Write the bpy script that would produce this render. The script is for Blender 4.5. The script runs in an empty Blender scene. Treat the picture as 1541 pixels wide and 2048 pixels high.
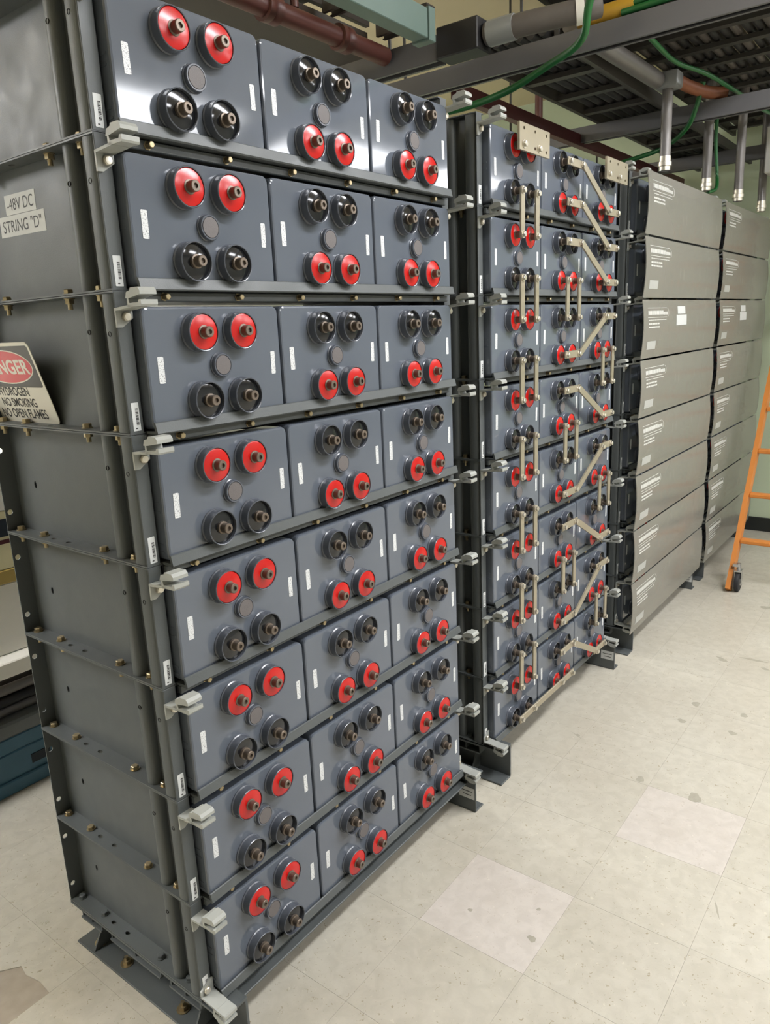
import bpy, bmesh, math, random
from mathutils import Matrix, Vector

random.seed(7)
scene = bpy.context.scene
COL = scene.collection
R = math.radians

# ------------------------------------------------------------------ camera
cam_data = bpy.data.cameras.new('camera')
cam = bpy.data.objects.new('camera', cam_data)
COL.objects.link(cam)
RIGHT = Vector((0.60464, -0.795355, -0.042672))
DOWN = Vector((-0.216804, -0.112793, -0.969677))
FWD = Vector((0.766425, 0.595557, -0.240636))
mw = Matrix((RIGHT, -DOWN, -FWD)).transposed().to_4x4()
mw.translation = Vector((-0.9602, -1.1203, 1.5339))
cam.matrix_world = mw
cam_data.sensor_fit = 'VERTICAL'
cam_data.sensor_height = 24.0
cam_data.lens = 1484.74 * 24.0 / 2048.0
cam_data.clip_start = 0.02
scene.camera = cam

# ------------------------------------------------------------------ world, exposure
world = bpy.data.worlds.new('world')
scene.world = world
world.use_nodes = True
world.node_tree.nodes['Background'].inputs[0].default_value = (0.9, 0.95, 1.0, 1)
world.node_tree.nodes['Background'].inputs[1].default_value = 0.05
scene.view_settings.view_transform = 'Standard'
scene.view_settings.look = 'None'
scene.view_settings.exposure = 0.18
scene.view_settings.gamma = 1.0
scene.view_settings.use_curve_mapping = False

LIGHT_POWER = 34.0        # emission of the fluorescent diffusers
CEIL_Z = 3.15
X0, X1, Y0, Y1 = -4.0, 4.75, -5.6, 4.0     # the room
XE, YE = 9.0, -1.5         # beyond the corner the room goes on along the aisle
# ceiling luminaires, the last two added for brightness: x, y of the centre, label
LIGHTS = [(0.8, -1.60, 0, 'fluorescent ceiling light over the aisle in front of the strapped rack'),
          (2.1, -1.60, 0, 'fluorescent ceiling light over the aisle in front of the covered racks'),
          (0.6, -3.55, 1, 'wide ceiling light of the far row, leftmost'),
          (2.6, -3.55, 1, 'wide ceiling light of the far row, second from left'),
          (4.6, -3.55, 1, 'wide ceiling light of the far row, third from left'),
          (6.6, -3.55, 1, 'wide ceiling light of the far row, rightmost'),
          (-1.7, 1.3, 2, 'hanging up and down light left of the nearest rack'),
          (-2.0, 2.9, 2, 'added hanging up and down light behind the nearest rack by the cabinet'),  # unseen lamp, added to brighten the side of the near rack
          (1.6, 3.2, 2, 'added hanging up and down light near the back wall')]  # unseen lamp, added to brighten the ceiling behind the racks
scene.cycles.use_adaptive_sampling = True
scene.cycles.adaptive_threshold = 0.03
scene.cycles.use_light_tree = False
scene.cycles.max_bounces = 6
scene.cycles.diffuse_bounces = 3
scene.cycles.glossy_bounces = 3
scene.cycles.transparent_max_bounces = 6
scene.cycles.transmission_bounces = 2
scene.cycles.caustics_reflective = False
scene.cycles.caustics_refractive = False


# ------------------------------------------------------------------ materials
MATS = {}


def lin(r, g, b):
    f = lambda c: (c / 255 / 12.92) if c / 255 <= 0.04045 else ((c / 255 + 0.055) / 1.055) ** 2.4
    return (f(r), f(g), f(b), 1.0)


def mat(name, rgb, rough=0.5, metal=0.0, spec=0.5, noise=0.0, nscale=40.0, bump=0.0, bscale=300.0, emit=0.0,
        coat=0.0, rvar=0.0):
    m = bpy.data.materials.new(name)
    m.use_nodes = True
    nt = m.node_tree
    b = nt.nodes['Principled BSDF']
    b.inputs['Base Color'].default_value = lin(*rgb)
    b.inputs['Roughness'].default_value = rough
    b.inputs['Metallic'].default_value = metal
    b.inputs['Specular IOR Level'].default_value = spec
    if coat:
        b.inputs['Coat Weight'].default_value = coat
        b.inputs['Coat Roughness'].default_value = 0.08
    tc = nt.nodes.new('ShaderNodeTexCoord')
    if noise or rvar:
        n = nt.nodes.new('ShaderNodeTexNoise')
        n.inputs['Scale'].default_value = nscale
        n.inputs['Detail'].default_value = 5
        nt.links.new(tc.outputs['Object'], n.inputs['Vector'])
        if noise:
            mx = nt.nodes.new('ShaderNodeMix')
            mx.data_type = 'RGBA'
            c = lin(*rgb)
            mx.inputs['A'].default_value = tuple(v * (1 - noise) for v in c[:3]) + (1,)
            mx.inputs['B'].default_value = tuple(min(1, v * (1 + noise)) for v in c[:3]) + (1,)
            nt.links.new(n.outputs['Fac'], mx.inputs['Factor'])
            nt.links.new(mx.outputs['Result'], b.inputs['Base Color'])
        if rvar:
            mr = nt.nodes.new('ShaderNodeMapRange')
            mr.inputs['From Min'].default_value = 0.3
            mr.inputs['From Max'].default_value = 0.7
            mr.inputs['To Min'].default_value = max(0.02, rough - rvar)
            mr.inputs['To Max'].default_value = rough + rvar
            nt.links.new(n.outputs['Fac'], mr.inputs['Value'])
            nt.links.new(mr.outputs['Result'], b.inputs['Roughness'])
    if bump:
        n2 = nt.nodes.new('ShaderNodeTexNoise')
        n2.inputs['Scale'].default_value = bscale
        nt.links.new(tc.outputs['Object'], n2.inputs['Vector'])
        bp = nt.nodes.new('ShaderNodeBump')
        bp.inputs['Strength'].default_value = bump
        bp.inputs['Distance'].default_value = 0.002
        nt.links.new(n2.outputs['Fac'], bp.inputs['Height'])
        nt.links.new(bp.outputs['Normal'], b.inputs['Normal'])
    if emit:
        b.inputs['Emission Color'].default_value = lin(*rgb)
        b.inputs['Emission Strength'].default_value = emit
    MATS[name] = m
    return m


mat('cell_plastic', (91, 97, 106), 0.08, noise=0.06, nscale=9, rvar=0.03)
mat('boot_plastic', (84, 88, 96), 0.2)
mat('red_disc', (184, 17, 14), 0.24)
mat('black_disc', (26, 27, 29), 0.10)
mat('lead_bolt', (112, 101, 90), 0.48, metal=0.6, noise=0.25, nscale=150)
mat('socket', (14, 14, 14), 0.8)  # black that stands for the shade inside holes
mat('vent_cap', (98, 93, 92), 0.6, bump=0.2, bscale=700)
mat('rack_paint', (78, 82, 82), 0.50, noise=0.10, nscale=14, bump=0.12, bscale=500, rvar=0.08)
mat('rack_dark', (50, 51, 53), 0.45, noise=0.12, nscale=14, bump=0.12, bscale=500)
mat('zinc_yellow', (160, 145, 114), 0.36, metal=0.85, noise=0.2, nscale=200)
mat('zinc', (206, 200, 186), 0.34, metal=0.85, noise=0.12, nscale=200)
mat('clip_grey', (154, 156, 150), 0.5, noise=0.05, nscale=60)
mat('strap_metal', (166, 157, 136), 0.38, metal=0.55, noise=0.14, nscale=55, rvar=0.1)
mat('white_paint', (232, 228, 216), 0.5, noise=0.03)
mat('wall_pale', (172, 172, 162), 0.6, noise=0.03, nscale=3)
mat('cream_paint', (232, 222, 178), 0.5)
mat('gold_trim', (176, 152, 84), 0.5)
mat('maroon', (84, 34, 34), 0.5)
mat('paper', (196, 198, 196), 0.6)
mat('ink', (36, 34, 32), 0.6)
mat('sign_white', (204, 200, 186), 0.35)
mat('sign_black', (44, 42, 40), 0.4)
mat('sign_red', (186, 32, 44), 0.35)
mat('orange_paint', (196, 122, 52), 0.42, noise=0.08, nscale=20)
mat('rubber', (34, 34, 36), 0.7)
mat('chrome', (200, 200, 200), 0.25, metal=0.9)
mat('wall_green', (186, 198, 170), 0.6, noise=0.03, nscale=3)
mat('ceiling_cream', (212, 198, 164), 0.7, noise=0.04, nscale=4)
mat('baseboard', (28, 32, 30), 0.5)
mat('strut_grey', (98, 97, 98), 0.45, metal=0.2, noise=0.08, nscale=12)
mat('strut_dark', (62, 59, 54), 0.5, noise=0.15, nscale=10)
mat('tray_brown', (56, 48, 40), 0.55, noise=0.2, nscale=12)
mat('teal_paint', (96, 116, 108), 0.45, noise=0.05, nscale=15)
mat('pipe_red', (88, 48, 40), 0.42, noise=0.15, nscale=15)
mat('conduit_grey', (116, 112, 108), 0.4, metal=0.2, noise=0.1, nscale=20)
mat('cable_dark', (44, 42, 41), 0.55, noise=0.2, nscale=30)
mat('cable_grey', (92, 86, 80), 0.55, noise=0.15, nscale=30)
mat('cable_green', (20, 88, 36), 0.4, noise=0.12, nscale=40)
mat('yellow_sleeve', (186, 144, 40), 0.45, noise=0.1)
mat('rust_sleeve', (128, 76, 46), 0.5, noise=0.15)
mat('clear_wrap', (136, 138, 136), 0.3)
mat('box_black', (24, 23, 24), 0.5)
mat('panel_grey', (170, 168, 160), 0.45)
mat('chest_blue', (66, 104, 124), 0.45, noise=0.08, nscale=10)
mat('lid_grey', (104, 108, 108), 0.5, noise=0.08)
mat('recess_shade', (24, 34, 42), 0.6)  # blue-black used as painted shade for the handle hole and shelf gap
mat('housing_white', (230, 230, 226), 0.4)
mat('diffuser', (250, 251, 255), 0.5, emit=LIGHT_POWER)
mat('diffuser_side', (250, 251, 255), 0.5, emit=LIGHT_POWER * 2.6)
mat('diffuser_far', (250, 251, 255), 0.5, emit=LIGHT_POWER * 0.8)
mat('diffuser_aisle', (250, 251, 255), 0.5, emit=LIGHT_POWER * 1.6)
mat('print_white', (196, 196, 190), 0.5)


def label_material():
    """white printed sticker: rows of fine dark print"""
    m = mat('sticker', (226, 228, 226), 0.5)
    nt = m.node_tree
    b = nt.nodes['Principled BSDF']
    tc = nt.nodes.new('ShaderNodeTexCoord')
    mp = nt.nodes.new('ShaderNodeMapping')
    mp.inputs['Scale'].default_value = (330, 1, 900)
    nt.links.new(tc.outputs['Object'], mp.inputs['Vector'])
    n = nt.nodes.new('ShaderNodeTexNoise')
    n.inputs['Scale'].default_value = 1.0
    n.inputs['Detail'].default_value = 1.0
    nt.links.new(mp.outputs['Vector'], n.inputs['Vector'])
    cr = nt.nodes.new('ShaderNodeValToRGB')
    cr.color_ramp.elements[0].position = 0.36
    cr.color_ramp.elements[0].color = lin(96, 98, 100)
    cr.color_ramp.elements[1].position = 0.43
    cr.color_ramp.elements[1].color = lin(208, 210, 210)
    nt.links.new(n.outputs['Fac'], cr.inputs['Fac'])
    nt.links.new(cr.outputs['Color'], b.inputs['Base Color'])


label_material()


def cover_material():
    """hazy clear plastic sheet: part see-through, part milky with a soft gloss"""
    m = bpy.data.materials.new('hazy_cover')
    m.use_nodes = True
    nt = m.node_tree
    b = nt.nodes['Principled BSDF']
    b.inputs['Base Color'].default_value = lin(146, 143, 134)
    b.inputs['Roughness'].default_value = 0.22
    b.inputs['Specular IOR Level'].default_value = 0.6
    tr = nt.nodes.new('ShaderNodeBsdfTransparent')
    tr.inputs['Color'].default_value = (0.82, 0.83, 0.80, 1)
    mx = nt.nodes.new('ShaderNodeMixShader')
    mx.inputs['Fac'].default_value = 0.66
    nt.links.new(tr.outputs['BSDF'], mx.inputs[1])
    nt.links.new(b.outputs['BSDF'], mx.inputs[2])
    nt.links.new(mx.outputs['Shader'], nt.nodes['Material Output'].inputs['Surface'])
    MATS['hazy_cover'] = m


cover_material()

TILE = 0.3048
TX, TY = 0.074, -0.441         # one tile corner
SPOTS = [(1.315, -.406, .022), (1.311, -.586, .034), (1.779, -.41, .022), (1.942, -.418, .026), (1.949, -.597, .022),
         (1.79, -.591, .022), (2.416, -.406, .022), (3.192, -.435, .035),
         (1.464, -.118, .012), (.482, -.231, .009), (.588, -.381, .008), (.488, -.41, .016)]

SCUFFS = [(1.474, -0.086, 1.445, -0.145, 0.002), (2.444, -0.369, 2.41, -0.433, 0.012), (2.487, -0.458, 2.495, -0.587, 0.012), (2.425, -0.562, 2.415, -0.602, 0.012), (0.566, -0.53, 0.56, -0.548, 0.003), (1.418, 0.158, 1.414, 0.123, 0.002), (0.338, -0.257, 0.34, -0.3, 0.0015), (0.833, -0.402, 0.828, -0.433, 0.0015), (0.677, 0.088, 0.677, 0.054, 0.0015), (0.885, -0.753, 0.82, -0.782, 0.003)]


def floor_material(name, rgb, light):
    m = bpy.data.materials.new(name)
    m.use_nodes = True
    nt = m.node_tree
    L = nt.links.new
    b = nt.nodes['Principled BSDF']
    b.inputs['Roughness'].default_value = 0.34
    b.inputs['Specular IOR Level'].default_value = 0.45
    geo = nt.nodes.new('ShaderNodeNewGeometry')
    pos = geo.outputs['Position']

    def noise(scale, detail=4, dist=0.0):
        n = nt.nodes.new('ShaderNodeTexNoise')
        n.inputs['Scale'].default_value = scale
        n.inputs['Detail'].default_value = detail
        n.inputs['Distortion'].default_value = dist
        L(pos, n.inputs['Vector'])
        return n

    def ramp(src, p0, p1, c0=(0, 0, 0, 1), c1=(1, 1, 1, 1)):
        r = nt.nodes.new('ShaderNodeValToRGB')
        r.color_ramp.elements[0].position = p0
        r.color_ramp.elements[1].position = p1
        r.color_ramp.elements[0].color = c0
        r.color_ramp.elements[1].color = c1
        L(src, r.inputs['Fac'])
        return r.outputs['Color']

    def mixc(fac, a, c):
        x = nt.nodes.new('ShaderNodeMix')
        x.data_type = 'RGBA'
        if isinstance(fac, float):
            x.inputs['Factor'].default_value = fac
        else:
            L(fac, x.inputs['Factor'])
        for sock, v in (('A', a), ('B', c)):
            if isinstance(v, tuple):
                x.inputs[sock].default_value = v
            else:
                L(v, x.inputs[sock])
        return x.outputs['Result']

    # mottle of warm and cool blotches, then brown and pale flecks
    base = mixc(ramp(noise(26, 6, 0.6).outputs['Fac'], 0.38, 0.62), lin(*[max(0, c - 5) for c in rgb]),
                lin(*[min(255, c + 4) for c in rgb]))
    flk = ramp(noise(95, 2, 1.2).outputs['Fac'], 0.66, 0.72)
    base = mixc(flk, base, lin(rgb[0] - 34, rgb[1] - 38, rgb[2] - 46)) if not light else \
        mixc(flk, base, lin(rgb[0] - 14, rgb[1] - 16, rgb[2] - 18))
    flk2 = ramp(noise(70, 2, 0.8).outputs['Fac'], 0.70, 0.74)
    base = mixc(flk2, base, lin(min(255, rgb[0] + 14), min(255, rgb[1] + 14), min(255, rgb[2] + 12)))
    # dirt in scattered scuffs
    scuff = ramp(noise(210, 3, 2.0).outputs['Fac'], 0.735, 0.775)
    base = mixc(scuff, base, lin(112, 104, 94))
    big = ramp(noise(2.2, 3).outputs['Fac'], 0.42, 0.75)
    base = mixc(big, base, mixc(0.22, base, lin(150, 138, 118)))
    info = nt.nodes.new('ShaderNodeObjectInfo')
    base = mixc(ramp(info.outputs['Random'], 0.0, 1.0, (0.0,) * 3 + (1,), (0.09,) * 3 + (1,)), base, lin(150, 140, 120))
    L(base, b.inputs['Base Color'])
    bp = nt.nodes.new('ShaderNodeBump')
    bp.inputs['Strength'].default_value = 0.08
    bp.inputs['Distance'].default_value = 0.002
    L(noise(120, 3).outputs['Fac'], bp.inputs['Height'])
    L(bp.outputs['Normal'], b.inputs['Normal'])
    MATS[name] = m


floor_material('vinyl_tile', (187, 182, 168), False)
floor_material('vinyl_tile_pink', (198, 191, 182), True)
mat('stain', (158, 153, 138), 0.45, noise=0.15, nscale=60)
mat('floor_glue', (156, 145, 130), 0.7, noise=0.2, nscale=30)
mat('floor_slab', (150, 146, 132), 0.5, noise=0.1, nscale=10)


# ------------------------------------------------------------------ mesh helpers
class MB:
    def __init__(self):
        self.bm = bmesh.new()

    def box(self, x0, x1, y0, y1, z0, z1, bevel=0.0, seg=1, M=None):
        vs = [self.bm.verts.new(c) for c in
              ((x0, y0, z0), (x1, y0, z0), (x1, y1, z0), (x0, y1, z0), (x0, y0, z1), (x1, y0, z1), (x1, y1, z1), (x0, y1, z1))]
        fs = [self.bm.faces.new([vs[i] for i in f]) for f in
              ((0, 3, 2, 1), (4, 5, 6, 7), (0, 1, 5, 4), (1, 2, 6, 5), (2, 3, 7, 6), (3, 0, 4, 7))]
        if bevel:
            es = list({e for f in fs for e in f.edges})
            r = bmesh.ops.bevel(self.bm, geom=es, offset=bevel, segments=seg, affect='EDGES', profile=0.5)
            vs = list({v for f in r['faces'] for v in f.verts} | {v for v in vs if v.is_valid})
        if M is not None:
            bmesh.ops.transform(self.bm, matrix=M, verts=[v for v in vs if v.is_valid])
        return self

    def lathe(self, prof, n=20, axis='Y', o=(0, 0, 0), close=True):
        """prof: (radius, height) pairs, revolved about an axis through o"""
        rings = []
        for r, hgt in prof:
            ring = []
            if r < 1e-6:
                ring = [self.bm.verts.new(self._ax(axis, 0, 0, hgt, o))]
            else:
                for k in range(n):
                    a = 2 * math.pi * k / n
                    ring.append(self.bm.verts.new(self._ax(axis, r * math.cos(a), r * math.sin(a), hgt, o)))
            rings.append(ring)
        for a, b in zip(rings, rings[1:]):
            for k in range(n):
                k2 = (k + 1) % n
                q = [a[k % len(a)], a[k2 % len(a)], b[k2 % len(b)], b[k % len(b)]]
                q2 = []
                for v in q:
                    if v not in q2:
                        q2.append(v)
                if len(q2) > 2:
                    self.bm.faces.new(q2)
        for ring in (rings[0], rings[-1]):
            if len(ring) > 2 and close:
                self.bm.faces.new(ring)
        return self

    @staticmethod
    def _ax(axis, u, v, hgt, o):
        if axis == 'Y':
            return (o[0] + u, o[1] + hgt, o[2] + v)
        if axis == 'Z':
            return (o[0] + u, o[1] + v, o[2] + hgt)
        return (o[0] + hgt, o[1] + u, o[2] + v)

    def prism(self, pts, axis, h0, h1):
        """pts: 2D outline; axis X: pts are (y,z); axis Y: (x,z); axis Z: (x,y)"""
        def P(p, hh):
            return {'X': (hh, p[0], p[1]), 'Y': (p[0], hh, p[1]), 'Z': (p[0], p[1], hh)}[axis]
        a = [self.bm.verts.new(P(p, h0)) for p in pts]
        b = [self.bm.verts.new(P(p, h1)) for p in pts]
        n = len(pts)
        for i in range(n):
            self.bm.faces.new([a[i], a[(i + 1) % n], b[(i + 1) % n], b[i]])
        self.bm.faces.new(a)
        self.bm.faces.new(b[::-1])
        return self

    def sheet(self, pts, t, z0, z1):
        """bent sheet metal: a polyline in plan (x,y) of thickness t, standing from z0 to z1"""
        n = len(pts)
        nrm = []
        for i in range(n - 1):
            d = Vector((pts[i + 1][0] - pts[i][0], pts[i + 1][1] - pts[i][1])).normalized()
            nrm.append(Vector((-d.y, d.x)))
        off = []
        for i in range(n):
            a = nrm[max(0, i - 1)]
            b = nrm[min(n - 2, i)]
            m = (a + b)
            m = m / max(0.3, m.dot(a)) if m.length > 1e-6 else a
            off.append((pts[i][0] + m.x * t, pts[i][1] + m.y * t))
        return self.prism(list(pts) + off[::-1], 'Z', z0, z1)

    def plate(self, axis, u0, u1, v0, v1, h0, h1, holes=(), n=10):
        """a plate with real round holes. axis = its thin direction; u,v = the two others in xyz order.
        holes: (u, v, radius_u, radius_v)"""
        def P(u, v, hh):
            return {'X': (hh, u, v), 'Y': (u, hh, v), 'Z': (u, v, hh)}[axis]
        us = sorted({u0, u1} | {c for hu, hv, ru, rv in holes for c in (hu - ru * 1.35, hu + ru * 1.35)})
        vs = sorted({v0, v1} | {c for hu, hv, ru, rv in holes for c in (hv - rv * 1.35, hv + rv * 1.35)})
        cache = {}

        def V(u, v, hh):
            k = (round(u, 6), round(v, 6), hh)
            if k not in cache:
                cache[k] = self.bm.verts.new(P(u, v, hh))
            return cache[k]
        for i in range(len(us) - 1):
            for j in range(len(vs) - 1):
                a, b, c, d = us[i], us[i + 1], vs[j], vs[j + 1]
                hole = None
                for hu, hv, ru, rv in holes:
                    if a < hu < b and c < hv < d:
                        hole = (hu, hv, ru, rv)
                if not hole:
                    for hh in (h0, h1):
                        self.bm.faces.new([V(a, c, hh), V(b, c, hh), V(b, d, hh), V(a, d, hh)])
                    continue
                hu, hv, ru, rv = hole
                corners = [(b, d), (a, d), (a, c), (b, c)]
                m = 4
                inner = {}
                for hh in (h0, h1):
                    inner[hh] = []
                    for k in range(4 * m):
                        an = math.pi / 4 + 2 * math.pi * k / (4 * m)
                        inner[hh].append(self.bm.verts.new(P(hu + ru * math.cos(an), hv + rv * math.sin(an), hh)))
                    for s in range(4):
                        cs, ce = corners[s], corners[(s + 1) % 4]
                        poly = [V(cs[0], cs[1], hh)] + [inner[hh][(s * m + q) % (4 * m)] for q in range(m + 1)] + [V(ce[0], ce[1], hh)]
                        self.bm.faces.new(poly)
                for k in range(4 * m):
                    k2 = (k + 1) % (4 * m)
                    self.bm.faces.new([inner[h0][k], inner[h0][k2], inner[h1][k2], inner[h1][k]])
        for (a, b) in zip(us, us[1:]):
            for v in (v0, v1):
                self.bm.faces.new([V(a, v, h0), V(b, v, h0), V(b, v, h1), V(a, v, h1)])
        for (a, b) in zip(vs, vs[1:]):
            for u in (u0, u1):
                self.bm.faces.new([V(u, a, h0), V(u, b, h0), V(u, b, h1), V(u, a, h1)])
        return self

    def tube(self, pts, r, n=8, caps=True):
        pts = [Vector(p) for p in pts]
        rings = []
        up = Vector((0.13, 0.21, 0.97)).normalized()
        for i, p in enumerate(pts):
            d = (pts[min(i + 1, len(pts) - 1)] - pts[max(i - 1, 0)]).normalized()
            s = d.cross(up)
            if s.length < 1e-3:
                s = d.cross(Vector((1, 0, 0)))
            s.normalize()
            t = s.cross(d)
            rr = r[i] if isinstance(r, (list, tuple)) else r
            rings.append([self.bm.verts.new(p + s * rr * math.cos(2 * math.pi * k / n) + t * rr * math.sin(2 * math.pi * k / n)) for k in range(n)])
        for a, b in zip(rings, rings[1:]):
            for k in range(n):
                self.bm.faces.new([a[k], a[(k + 1) % n], b[(k + 1) % n], b[k]])
        if caps:
            self.bm.faces.new(rings[0][::-1])
            self.bm.faces.new(rings[-1])
        return self

    def bar(self, p, q, w, t, up=(0, 1, 0)):
        """flat bar from p to q, width w, thickness t along up"""
        p, q, up = Vector(p), Vector(q), Vector(up)
        d = (q - p)
        ln = d.length
        d.normalize()
        s = d.cross(up).normalized()
        up = s.cross(d).normalized()
        M = Matrix((d, s, up)).transposed().to_4x4()
        M.translation = p
        return self.box(0, ln, -w / 2, w / 2, -t / 2, t / 2, M=M)

    def mesh(self, name, material, smooth=None, mirror=None):
        if mirror is not None:
            bmesh.ops.transform(self.bm, matrix=Matrix.Translation((2 * mirror, 0, 0)) @ Matrix.Scale(-1, 4, (1, 0, 0)), verts=self.bm.verts)
        bmesh.ops.recalc_face_normals(self.bm, faces=self.bm.faces)
        if smooth:
            for f in self.bm.faces:
                f.smooth = True
        me = bpy.data.meshes.new(name)
        self.bm.to_mesh(me)
        self.bm.free()
        me.materials.append(MATS[material])
        if smooth:
            me.set_sharp_from_angle(angle=R(smooth))
        return me


def arc(pts, n=6):
    """Catmull-Rom through points"""
    P = [Vector(p) for p in pts]
    P = [P[0] * 2 - P[1]] + P + [P[-1] * 2 - P[-2]]
    out = []
    for i in range(1, len(P) - 2):
        for k in range(n):
            t = k / n
            a, b, c, d = P[i - 1], P[i], P[i + 1], P[i + 2]
            out.append(0.5 * ((2 * b) + (c - a) * t + (2 * a - 5 * b + 4 * c - d) * t * t + (3 * b - a - 3 * c + d) * t ** 3))
    out.append(P[-2])
    return out


def obj(name, me, parent=None, loc=(0, 0, 0), rot=None):
    o = bpy.data.objects.new(name, me)
    COL.objects.link(o)
    o.location = loc
    if rot:
        o.rotation_euler = rot
    if parent is not None:
        o.parent = parent
    return o


def tag(o, label, cat, group=None):
    o['label'] = label
    o['category'] = cat
    if group:
        o['group'] = group
    return o


def thing(name, label, cat, loc=(0, 0, 0), group=None, rot=None):
    return tag(obj(name, None, None, loc, rot), label, cat, group)


def struct(o):
    o['kind'] = 'structure'
    return o


def text_mesh(name, body, w, hgt, material, bold=0.0):
    """flat lettering in the XY plane scaled to w x hgt, centred"""
    cu = bpy.data.curves.new('lettering_source', 'FONT')
    cu.body = body
    cu.size = 1
    cu.extrude = 0.0
    cu.offset = bold
    ob = bpy.data.objects.new('lettering_source', cu)
    COL.objects.link(ob)
    dg = bpy.context.evaluated_depsgraph_get()
    me = bpy.data.meshes.new_from_object(ob.evaluated_get(dg))
    bpy.data.objects.remove(ob)
    bpy.data.curves.remove(cu)
    xs = [v.co.x for v in me.vertices]
    ys = [v.co.y for v in me.vertices]
    cx, cy = (min(xs) + max(xs)) / 2, (min(ys) + max(ys)) / 2
    sx, sy = w / (max(xs) - min(xs)), hgt / (max(ys) - min(ys))
    for v in me.vertices:
        v.co = ((v.co.x - cx) * sx, (v.co.y - cy) * sy, 0)
    me.name = name
    me.materials.clear()
    me.materials.append(MATS[material])
    return me


def rounded(w, hgt, r, n=4, cx=0.0, cy=0.0):
    pts = []
    for sx, sy, a0 in ((1, 1, 0), (-1, 1, 90), (-1, -1, 180), (1, -1, 270)):
        for k in range(n + 1):
            a = R(a0 + 90 * k / n)
            pts.append((cx + sx * (w / 2 - r) + r * math.cos(a), cy + sy * (hgt / 2 - r) + r * math.sin(a)))
    return pts


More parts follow.
